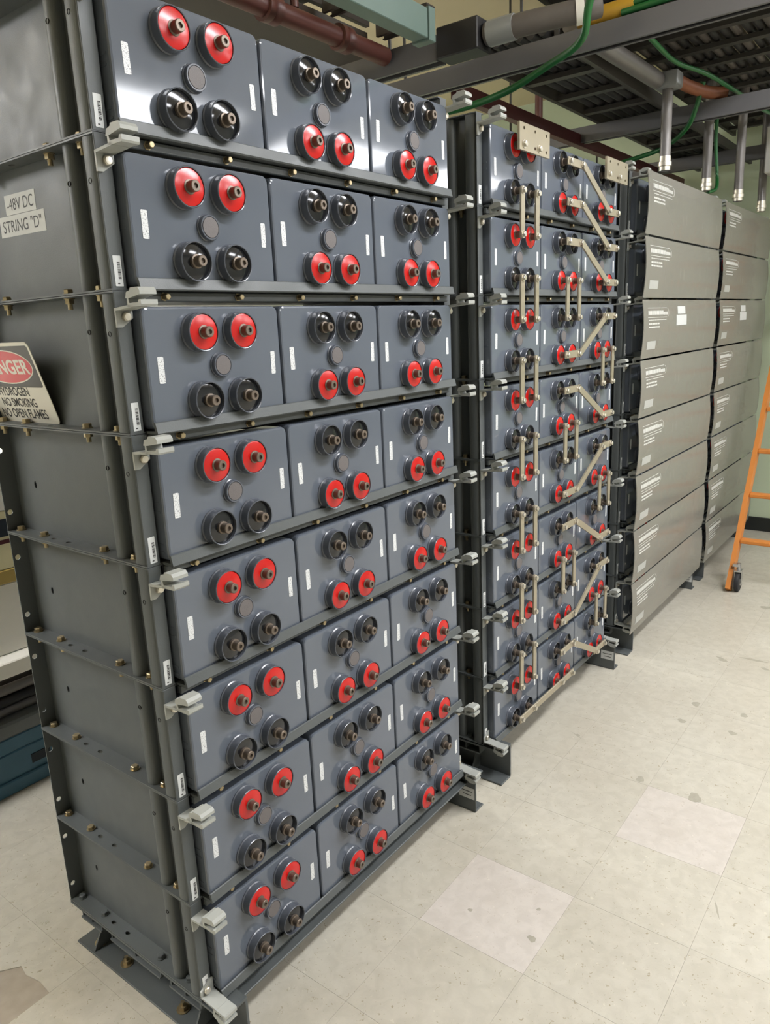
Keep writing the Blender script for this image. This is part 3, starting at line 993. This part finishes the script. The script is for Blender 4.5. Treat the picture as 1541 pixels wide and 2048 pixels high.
def cover_print():
    random.seed(11)
    m = MB()
    # headline in a pill outline
    patch(m, -0.195, 0.055, 0.0870, 0.0890)
    patch(m, -0.195, 0.055, 0.0480, 0.0500)
    x = -0.190
    while x < 0.005:
        w = random.uniform(0.009, 0.016)
        patch(m, x, x + w, 0.0600, 0.0765)
        x += w + 0.003
    while x < 0.062:
        w = random.uniform(0.006, 0.010)
        patch(m, x, x + w, 0.0590, 0.0720)
        x += w + 0.003
    for k in range(8):
        a0, a1 = R(-90 + k * 22.5), R(-67.5 + k * 22.5)
        z_a, z_b = 0.0685 + 0.0175 * math.sin(a0), 0.0685 + 0.0175 * math.sin(a1)
        xx = 0.062 + 0.018 * math.cos((a0 + a1) / 2)
        patch(m, xx, xx + 0.0022, z_a, z_b)
    # small lines below
    for z, xe, hgt in ((0.037, 0.05, 0.003), (0.020, -0.045, 0.0065), (0.006, -0.045, 0.0065)):
        x = -0.186
        while x < xe:
            w = random.uniform(0.010, 0.026)
            patch(m, x, min(x + w, xe), z, z + hgt)
            x += w + 0.004
    return m.mesh('printing', 'print_white')


PRINT = cover_print()
mat('faint_block', (168, 169, 164), 0.4)
mb_ = MB()
patch(mb_, -0.192, -0.082, -0.082, -0.048)
BLOCK = mb_.mesh('faint_block', 'faint_block')
for rk in (2, 3):
    for rw in range(8):
        t = thing('battery_cover', f'hazy clear plastic cover across the {ORD[rw]} row of the {RACKS[rk]}', 'battery cover', (RX[rk] + OX, YCO, zc(rw) + CZ0), f'hazy covers on the {RSHORT[rk]}')
        obj('sheet', COVER, t)
        p = obj('printing', PRINT, t)
        p['label'] = 'white printed block of words and lines'
        if rw not in (0,):
            obj('printed_block', BLOCK, t)
        if rw == 2:
            for (a_, b_, c_, d_, w_) in ((0.215, 0.330, 0.060, 0.094, 'smaller upper'), (0.195, 0.350, 0.010, 0.056, 'wider lower')):
                mm = MB()
                patch(mm, a_, b_, c_, d_, 0.0007)
                obj('paper_note', mm.mesh('paper_note', 'paper'), t)['label'] = f'{w_} white paper note stuck on the cover'

# ------------------------------------------------------------------ sign and paper strips on the near side
FACE_L = Matrix(((0, 0, -1), (-1, 0, 0), (0, 1, 0))).to_euler()    # text x -> -Y, text y -> Z, normal -> -X


def sign():
    hgt, wid = 0.172, 0.250
    yr_ = 0.318
    t = thing('warning_sign', 'danger sign about hydrogen, leaning on the side of the nearest rack', 'warning sign', (-0.1655, yr_ + wid / 2, zc(2) - 0.1072))
    # board frame: u toward the reader's right (-Y), v up and leaning outward
    lean = math.atan2(0.048, hgt)
    M = Matrix.Rotation(-lean, 4, 'Y') @ FACE_L.to_matrix().to_4x4()
    e = M.to_euler()

    def flat(name, pts, h0, h1, material):
        return obj(name, MB().prism(pts, 'Z', h0, h1).mesh(name, material), t, rot=e)
    flat('board', rounded(wid, hgt, 0.012, 4, 0, hgt / 2), -0.0012, 0.0, 'sign_white')
    flat('black_field', [(x, y) for x, y in rounded(wid - 0.014, 0.086, 0.006, 3, 0, hgt - 0.050)], 0.0, 0.0002, 'sign_black')
    ell = lambda a, b: [(a * math.cos(2 * math.pi * k / 40), hgt - 0.050 + b * math.sin(2 * math.pi * k / 40)) for k in range(40)]
    flat('oval_border', ell(0.108, 0.036), 0.0002, 0.0004, 'sign_white')
    o = flat('red_oval', ell(0.105, 0.0335), 0.0004, 0.0006, 'sign_red')

    def letters(body, cx, cy, w, hh, material, lift, bold=0.0):
        me = text_mesh('lettering', body, w, hh, material, bold)
        for v in me.vertices:
            v.co += Vector((cx, cy, lift))
        obj('lettering', me, t, rot=e)['label'] = f'the words {body}'
    letters('DANGER', 0.0, hgt - 0.050, 0.188, 0.031, 'sign_white', 0.0008, 0.030)
    letters('HYDROGEN', -0.012, 0.0690, 0.126, 0.0195, 'ink', 0.0003, 0.018)
    letters('NO SMOKING', -0.007, 0.0450, 0.140, 0.0195, 'ink', 0.0003, 0.018)
    letters('NO OPEN FLAMES', -0.004, 0.0205, 0.184, 0.0210, 'ink', 0.0003, 0.018)


sign()


def strip(y0, y1, z0, z1, body, tilt, label, th, cxo=0.0):
    t = thing('paper_strip', label, 'paper label', (-0.1602, (y0 + y1) / 2, (z0 + z1) / 2), 'paper strips on the rack side')
    e = (Matrix.Rotation(tilt, 4, 'X') @ FACE_L.to_matrix().to_4x4()).to_euler()
    w, hh = y1 - y0, z1 - z0
    obj('paper', MB().box(-w / 2, w / 2, -hh / 2, hh / 2, -0.0001, 0.0003).mesh('paper', 'paper'), t, rot=e)
    me = text_mesh('lettering', body, w * 0.86, th, 'ink', 0.0)
    for v in me.vertices:
        v.co += Vector((cxo, 0, 0.0006))
    obj('lettering', me, t, rot=e)


strip(0.302, 0.416, 1.7795, 1.8160, '-48V DC', 0.01, 'white paper strip reading -48V DC on the near rack side', 0.0215)
strip(0.277, 0.447, 1.7400, 1.7785, 'STRING "D"', 0.01, 'white paper strip reading STRING "D" on the near rack side', 0.0225)

# ------------------------------------------------------------------ rolling ladder on the right
def ladder():
    y0, y1 = -0.212, -0.690
    ax, az = 3.345, 0.0
    bx, bz = 4.715, 2.150
    dx = bx - ax
    t = thing('ladder', 'orange wheeled ladder leaning toward the green wall', 'ladder', (ax, (y0 + y1) / 2, 0))
    o = Vector((ax, (y0 + y1) / 2, 0))

    def pt(s, y):
        return Vector((ax + dx * s, y, az + bz * s)) - o
    for y in (y0, y1):
        m = MB().bar(pt(0.004, y), pt(1.0, y), 0.026, 0.062, (0, 0, 1))
        obj('stile', m.mesh('stile', 'orange_paint'), t)
    for z in (0.262, 0.500, 0.735, 0.965, 1.20, 1.43, 1.66, 1.89):
        s = z / bz
        c = pt(s, (y0 + y1) / 2)
        m = MB().box(c.x - 0.030, c.x + 0.030, y1 - o.y + 0.0132, y0 - o.y - 0.0132, c.z - 0.012, c.z + 0.012, 0.006, 2)
        obj('rung', m.mesh('rung', 'orange_paint'), t)
    for y in (y0 - 0.040, y1 + 0.040):
        c = pt(0.02, y)
        w = MB().lathe([(0.046, -0.013), (0.056, -0.011), (0.058, -0.004), (0.058, 0.004), (0.056, 0.011), (0.046, 0.013)], 24, 'Y', (c.x + 0.01, c.y, 0.0585))
        wheel = obj('wheel', w.mesh('wheel', 'rubber', 40), t)
        hub = MB().lathe([(0.022, -0.0145), (0.022, 0.0145)], 16, 'Y', (c.x + 0.01, c.y, 0.0585))
        obj('hub', hub.mesh('hub', 'chrome', 40), wheel)
        b = MB().box(c.x - 0.02, c.x + 0.04, c.y - 0.018, c.y + 0.018, 0.120, 0.126)
        for s in (-1, 1):
            b.box(c.x - 0.004, c.x + 0.024, c.y + s * 0.0175 - 0.0012, c.y + s * 0.0175 + 0.0012, 0.045, 0.120)
        b.lathe([(0.010, 0.126), (0.010, 0.165)], 10, 'Z', (c.x + 0.012, c.y, 0))
        b.box(c.x - 0.005, c.x + 0.03, min(c.y, y if False else c.y) - 0.004, c.y + 0.030, 0.145, 0.160) if y > -0.4 else b.box(c.x - 0.005, c.x + 0.03, c.y - 0.030, c.y + 0.004, 0.145, 0.160)
        obj('caster_bracket', b.mesh('caster_bracket', 'chrome'), t)


ladder()

# ------------------------------------------------------------------ things behind the near rack, at the left edge
def left_rear():
    t = thing('storage_chest', 'low blue chest on the floor behind the nearest rack', 'chest', (-0.25, 1.62, 0))
    f = lambda nm, m, mt: obj(nm, m.mesh(nm, mt), t)
    f('body', MB().box(-0.75, 0.75, -0.25, 0.25, 0.0, 0.150, 0.006), 'chest_blue')
    f('plinth', MB().box(-0.77, 0.77, -0.262, 0.262, 0.0, 0.050, 0.004), 'chest_blue')
    f('upper_body', MB().box(-0.755, 0.755, -0.252, 0.252, 0.1502, 0.205, 0.004), 'chest_blue')
    f('lid', MB().box(-0.765, 0.765, -0.258, 0.258, 0.2052, 0.262, 0.008), 'lid_grey')
    f('handle_recess_shade', MB().box(0.370, 0.440, -0.2535, -0.249, 0.075, 0.110, 0.001), 'recess_shade')  # dark block on the front, coloured as the shade of a handle hole
    rnd = random.Random(5)
    for k in range(12):
        y = 1.42 + 0.045 * (k % 4) + rnd.uniform(-.01, .01)
        z = 0.2808 + 0.0372 * (k // 4)
        mt = ('conduit_grey', 'box_black', 'conduit_grey', 'cable_dark')[(k + k // 4) % 4]
        pts = [(-0.85 + 0.25 * i, y + rnd.uniform(-.004, .004), z) for i in range(6)]
        layer = ('bottom', 'middle', 'top')[k // 4]
        place = ('frontmost', 'second from front', 'third from front', 'rearmost')[k % 4]
        colr = ('grey', 'black', 'grey', 'dark grey')[(k + k // 4) % 4]
        tag(obj('power_cable', MB().tube(arc(pts, 3), 0.0185, 10).mesh('power_cable', mt, 40)),
            f'thick {colr} cable in the {layer} layer on the blue chest, {place}', 'cable', 'thick cables lying on the blue chest')
    t = thing('cabinet', 'white cabinet with gold and maroon trim behind the nearest rack', 'cabinet', (-0.25, 1.72, 0))
    f = lambda nm, m, mt, lab=None: obj(nm, m.mesh(nm, mt), t)
    f('ledge', MB().box(-0.98, 0.98, -0.40, 0.22, 0.440, 0.495, 0.004), 'white_paint')
    f('door', MB().box(-0.95, 0.95, -0.330, -0.300, 0.4955, 0.742, 0.004), 'white_paint')
    f('gold_trim', MB().box(-0.95, 0.95, -0.335, -0.300, 0.743, 0.790, 0.003), 'gold_trim')
    f('cream_panel', MB().box(-0.95, 0.95, -0.330, -0.300, 0.791, 0.990, 0.003), 'cream_paint')
    f('maroon_line', MB().box(-0.95, 0.95, -0.3325, -0.3295, 0.880, 0.894), 'maroon')
    f('shelf_gap_shade', MB().box(-0.95, 0.95, -0.334, -0.300, 0.905, 0.965), 'recess_shade')  # dark strip painted as the shade in an open shelf gap
    f('carcass', MB().box(-0.95, 0.95, -0.2995, 0.20, 0.4955, 1.15, 0.004), 'white_paint')
    f('top_rail', MB().box(-0.95, 0.95, -0.330, -0.300, 0.991, 1.150, 0.003), 'white_paint')
    for sx in (-0.95, 0.90):
        f('leg', MB().box(sx, sx + 0.05, 0.14, 0.20, 0, 0.4395, 0.002), 'white_paint')
        f('leg', MB().box(sx - (0.0 if sx > 0 else 0), sx + 0.05, -0.39, -0.34, 0, 0.4395, 0.002), 'white_paint')


left_rear()

# ------------------------------------------------------------------ overhead steel, pipes and cables
def single(name, label, cat, m, material, smooth=None, group=None):
    """one-mesh thing whose origin sits at the middle of its underside"""
    vs = [v.co.copy() for v in m.bm.verts]
    lo = [min(v[i] for v in vs) for i in range(3)]
    hi = [max(v[i] for v in vs) for i in range(3)]
    c = Vector(((lo[0] + hi[0]) / 2, (lo[1] + hi[1]) / 2, lo[2]))
    bmesh.ops.translate(m.bm, vec=-c, verts=m.bm.verts)
    return tag(obj(name, m.mesh(name, material, smooth), None, c), label, cat, group)


def rods(t, pts, z0, mt='strut_dark'):
    for (x, y) in pts:
        m = MB().lathe([(0.006, z0), (0.006, CEIL_Z)], 8, 'Z', (x, y, 0))
        bmesh.ops.translate(m.bm, vec=-t.location, verts=m.bm.verts)
        obj('hanger_rod', m.mesh('hanger_rod', mt), t)


def strut_y(x, ya, yb, z, w, hgt, label, material='strut_grey', rod_y=None):
    """C-channel strut running along Y, slot underneath"""
    t = thing('strut_channel', label, 'strut', (x, (ya + yb) / 2, z), 'overhead strut channels')
    tt = 0.004
    pr = [(-w / 2, 0), (-w / 2 + 0.012, 0), (-w / 2 + 0.012, 0.004), (-w / 2 + tt, tt), (-w / 2 + tt, hgt - tt), (w / 2 - tt, hgt - tt), (w / 2 - tt, tt), (w / 2 - 0.012, 0.004), (w / 2 - 0.012, 0), (w / 2, 0), (w / 2, hgt), (-w / 2, hgt)]
    obj('channel', MB().prism(pr, 'Y', -(yb - ya) / 2, (yb - ya) / 2).mesh('channel', material), t)
    bpy.context.view_layer.update()
    if rod_y:
        rods(t, [(x, q) for q in rod_y], z + hgt + 0.0002)
    return t


strut_y(1.425, 0.405, 1.60, 2.40, 0.060, 0.078, 'grey strut overhead between nearest rack and strapped rack, ending at a black box', rod_y=(0.62, 1.5))
strut_y(1.700, -1.60, 1.60, 2.40, 0.050, 0.072, 'long grey strut overhead above the left part of strapped rack', rod_y=(-1.2, 0.75))
strut_y(2.950, -1.60, 1.60, 2.40, 0.050, 0.072, 'long grey strut overhead above the first covered rack', rod_y=(-1.2, 0.95))
strut_y(4.150, -1.60, 1.60, 2.40, 0.050, 0.072, 'long grey strut overhead above the last covered rack', rod_y=(-1.2, 0.95))


def beam_x(name, label, cat, y, xa, xb, z, w, hgt, material, group=None):
    m = MB().box(xa, xb, y - w / 2, y + w / 2, z, z + hgt, 0.002)
    return single(name, label, cat, m, material, None, group)


# teal channel with a closed end
t = thing('teal_beam', 'teal painted box beam overhead beyond the nearest rack', 'beam', (0.45, 0.355, 2.4100))
obj('beam', MB().box(-0.95, 0.78, -0.028, 0.028, 0, 0.084, 0.002).mesh('beam', 'teal_paint'), t)
obj('end_cap', MB().box(0.78, 0.815, -0.034, 0.034, -0.0065, 0.090, 0.002).mesh('end_cap', 'teal_paint'), t)
# red-brown sprinkler pipe with couplings
t = thing('sprinkler_pipe', 'red brown pipe with couplings overhead behind the teal beam', 'pipe', (0.4, 0.61, 2.455))
obj('pipe', MB().lathe([(0.030, -1.6), (0.030, 0.98)], 16, 'X').mesh('pipe', 'pipe_red', 40), t)
for x in (-0.3, 0.42, 0.75):
    obj('coupling', MB().lathe([(0.031, -0.03), (0.040, -0.028), (0.040, -0.006), (0.035, 0.0), (0.040, 0.006), (0.040, 0.028), (0.031, 0.03)], 16, 'X', (x, 0, 0), close=False).mesh('coupling', 'pipe_red', 40), t)
single('riser_pipe', 'thin red brown riser pipe hanging above the nearest rack', 'pipe', MB().lathe([(0.013, 2.486), (0.013, CEIL_Z)], 10, 'Z', (0.93, 0.61, 0)), 'pipe_red', 40)
single('riser_pipe', 'thicker red riser pipe hanging behind the strapped rack', 'pipe', MB().lathe([(0.022, 2.30), (0.022, CEIL_Z)], 12, 'Z', (3.35, 0.98, 0)), 'pipe_red', 40)
t = thing('cable_trough', 'dark brown solid trough overhead behind the red brown pipe', 'cable tray', (0.2, 0.90, 2.455))
obj('bottom', MB().box(-2.2, 1.14, -0.245, 0.245, 0, 0.004).mesh('bottom', 'tray_brown'), t)
for s_ in (-1, 1):
    obj('side', MB().box(-2.2, 1.14, s_ * 0.245 - 0.003, s_ * 0.245 + 0.003, 0.0041, 0.075).mesh('side', 'tray_brown'), t)
bpy.context.view_layer.update()
rods(t, [(-0.8, 0.90), (0.7, 0.90)], 2.4592)
for x_, who in ((1.07, 'left'), (1.345, 'right')):
    strut_y(x_, 0.39, 0.60, 2.500, 0.050, 0.050, f'short dark brown cross strut between the teal beam and brown pipe, {who} one', 'tray_brown')
beam_x('red_beam', 'dark red steel rail overhead behind the strapped rack', 'beam', 0.56, 1.76, 4.70, 2.385, 0.04, 0.055, 'maroon')

# dark ladder trays running along the racks
def ladder_tray_x(label, y0, y1, xa, xb, z, material, rung=0.25, rod_x=()):
    t = thing('cable_tray', label, 'cable tray', ((xa + xb) / 2, (y0 + y1) / 2, z), 'overhead cable trays')
    c = t.location
    for y in (y0, y1):
        obj('side_rail', MB().box(xa - c.x, xb - c.x, y - c.y - 0.010, y - c.y + 0.010, 0, 0.050, 0.001).mesh('side_rail', material), t)
    x = xa + 0.1
    rm = MB().box(-0.02, 0.02, y0 - c.y + 0.0102, y1 - c.y - 0.0102, 0.003, 0.022).mesh('rung', material)
    while x < xb - 0.05:
        obj('rung', rm, t, (x - c.x, 0, 0))
        x += rung
    bpy.context.view_layer.update()
    rods(t, [(x, y) for x in rod_x for y in ((y1,) if y0 == 0.13 else (y0, y1))], z + 0.0502)
    return t


ladder_tray_x('dark brown cable ladder tray high over the nearest rack', 0.85, 1.35, -2.2, 1.6, 2.66, 'tray_brown', 0.42, (-0.6, 1.0))
ladder_tray_x('dark cable ladder tray over the strapped and covered racks', 0.13, 0.45, 1.74, 4.72, 2.473, 'strut_dark', 0.30, (2.1, 3.6))
ladder_tray_x('dark upper cable ladder tray over the aisle side of covered racks', -0.62, 0.24, 1.80, 4.72, 2.66, 'strut_dark', 0.24, (2.3, 4.0))


def cable(label, pts, r, material, cat='cable', name='cable', group=None, n=8, seg=6):
    return single(name, label, cat, MB().tube(arc(pts, seg), r, n), material, 50, group)


# cables resting in the two dark trays
rnd = random.Random(21)
places = ['frontmost', 'second', 'third', 'fourth', 'fifth', 'sixth', 'seventh', 'eighth', 'ninth', 'tenth', 'eleventh', 'twelfth', 'thirteenth', 'fourteenth', 'fifteenth', 'sixteenth', 'seventeenth', 'eighteenth', 'nineteenth']
for k in range(19):
    y = -0.585 + 0.0430 * k
    pts = [(1.78 + 0.415 * i, y + rnd.uniform(-.002, .002), 2.703 + rnd.uniform(0, .004)) for i in range(8)]
    cable(f'dark cable lying in the upper tray, {places[k]} from the aisle', pts, 0.0185, 'cable_dark' if k % 3 else 'cable_grey', group='cables in the upper tray', seg=2)
for k in range(6):
    y = 0.175 + 0.046 * k
    pts = [(1.72 + 0.45 * i, y + rnd.uniform(-.002, .002), 2.5155 + rnd.uniform(0, .004)) for i in range(7)]
    cable(f'dark cable lying in the tray over strapped rack, {places[k]} from the aisle', pts, 0.019, 'cable_dark', group='cables in the tray over the strapped rack', seg=2)

# wrapped cable bundle that leaves the black box toward the aisle
t = thing('wrapped_bundle', 'grey wrapped cable bundle leaving the black box overhead', 'cable bundle', (1.48, 0.08, 2.42))
c = t.location
path = [Vector(p) - c for p in ((1.435, 0.235, 2.447), (1.445, 0.12, 2.449), (1.48, 0.0, 2.455), (1.51, -0.07, 2.462), (1.535, -0.11, 2.470))]
obj('sheath', MB().tube(arc(path, 4), 0.034, 12).mesh('sheath', 'cable_grey', 50), t)
obj('clear_wrap', MB().tube([Vector((1.436, 0.225, 2.447)) - c, Vector((1.444, 0.135, 2.449)) - c], 0.0385, 12).mesh('clear_wrap', 'clear_wrap', 50), t)
obj('tie', MB().tube([Vector((1.500, -0.045, 2.459)) - c, Vector((1.510, -0.068, 2.461)) - c], 0.0385, 12).mesh('tie', 'white_paint', 50), t)
single('junction_block', 'black block at the end of the grey strut overhead', 'junction box', MB().box(1.385, 1.475, 0.240, 0.400, 2.400, 2.495, 0.004), 'box_black')
single('cable_sleeve', 'yellow sleeve on the overhead bundle by the long strut', 'sleeve', MB().lathe([(0.020, -0.10), (0.032, -0.095), (0.032, 0.085), (0.022, 0.10)], 14, 'Y', (1.72, -0.06, 2.506)), 'yellow_sleeve', 40)
single('cable_sleeve', 'rust brown elbow sleeve overhead beside the white conduit fitting', 'sleeve', MB().tube(arc([(2.68, 0.0, 2.52), (2.80, -0.02, 2.515), (2.91, -0.07, 2.505), (2.97, -0.13, 2.50)], 5), [0.026] * 16, 12), 'rust_sleeve', 40)
single('conduit_fitting', 'white conduit fitting overhead at the head of a drop', 'fitting', MB().box(2.585, 2.675, -0.03, 0.07, 2.478, 2.545, 0.012, 2), 'clear_wrap', 40)
# conduit in front, and four drops ending in bright connectors
single('conduit', 'grey sloping conduit overhead running into the white fitting', 'conduit', MB().tube([(1.74, 0.075, 2.515), (2.10, 0.068, 2.512), (2.584, 0.055, 2.512)], 0.034, 12), 'conduit_grey', 40, 'overhead conduits')
for k, (x, y, zb, zt, who) in enumerate(((2.625, 0.020, 2.150, 2.4775, 'first'), (3.350, 0.035, 2.148, 2.70, 'second'), (3.690, -0.045, 2.120, 2.70, 'third'), (4.20, -0.060, 2.110, 2.70, 'fourth'))):
    t = thing('conduit_drop', f'grey conduit dropping toward the covered racks, {who} counted from the strapped rack', 'conduit', (x, y, zb), 'conduit drops')
    obj('tube', MB().tube(arc([(0, 0, 0.06), (0.004, 0.002, 0.16), (-0.004, 0.0, (zt - zb) * 0.7), (0, 0, zt - zb)], 4), 0.023, 12).mesh('tube', 'conduit_grey', 50), t)
    m = MB().lathe([(0.012, 0.0), (0.024, 0.003), (0.024, 0.020), (0.029, 0.021), (0.029, 0.038), (0.025, 0.040), (0.025, 0.061), (0.0, 0.062)], 14, 'Z')
    obj('connector', m.mesh('connector', 'zinc', 40), t)
# green earth cables
cable('green cable looping down from the strut to behind the nearest rack', [(1.40, -0.30, 2.60), (1.41, -0.14, 2.47), (1.47, -0.08, 2.37), (1.54, 0.06, 2.345), (1.57, 0.24, 2.305), (1.56, 0.42, 2.285), (1.48, 0.60, 2.27)], 0.012, 'cable_green', group='green earth cables', n=10)
for k, dz in enumerate((0.0, 0.022, 0.012)):
    cable(f'green earth cable lying along the long strut, {("lower", "upper", "outer")[k]} of three', [(1.69 + 0.012 * k, -0.12, 2.487 + dz), (1.68 + 0.014 * k, -0.35, 2.488 + dz), (1.69 + 0.016 * k, -0.65, 2.487 + dz), (1.69 + .016 * k, -1.3, 2.487 + dz)], 0.011, 'cable_green', group='green earth cables', n=10)
cable('green cable crossing the upper tray above the first covered rack', [(1.72, -0.12, 2.50), (2.08, -0.098, 2.50), (2.37, -0.092, 2.50), (2.64, -0.146, 2.50), (3.18, -0.186, 2.50), (3.6, -0.19, 2.52), (4.1, -0.19, 2.60)], 0.009, 'cable_green', group='green earth cables', n=10)
cable('green cable curving down from the rust sleeve to behind the strapped rack', [(2.86, -0.06, 2.54), (2.88, -0.03, 2.45), (2.95, 0.03, 2.38), (3.05, 0.16, 2.335), (3.08, 0.33, 2.31), (3.05, 0.55, 2.28), (2.95, 0.75, 2.24)], 0.011, 'cable_green', group='green earth cables', n=10)
cable('green cable hanging beside the second conduit drop', [(3.43, 0.02, 2.60), (3.47, 0.03, 2.40), (3.49, 0.02, 2.25), (3.45, 0.01, 2.17), (3.375, 0.03, 2.145)], 0.009, 'cable_green', group='green earth cables', n=10)
single('wall_box', 'pale grey electrical box at the right edge over the last covered rack', 'electrical box', MB().box(3.98, 4.25, -0.50, -0.105, 2.290, 2.535, 0.006), 'panel_grey')
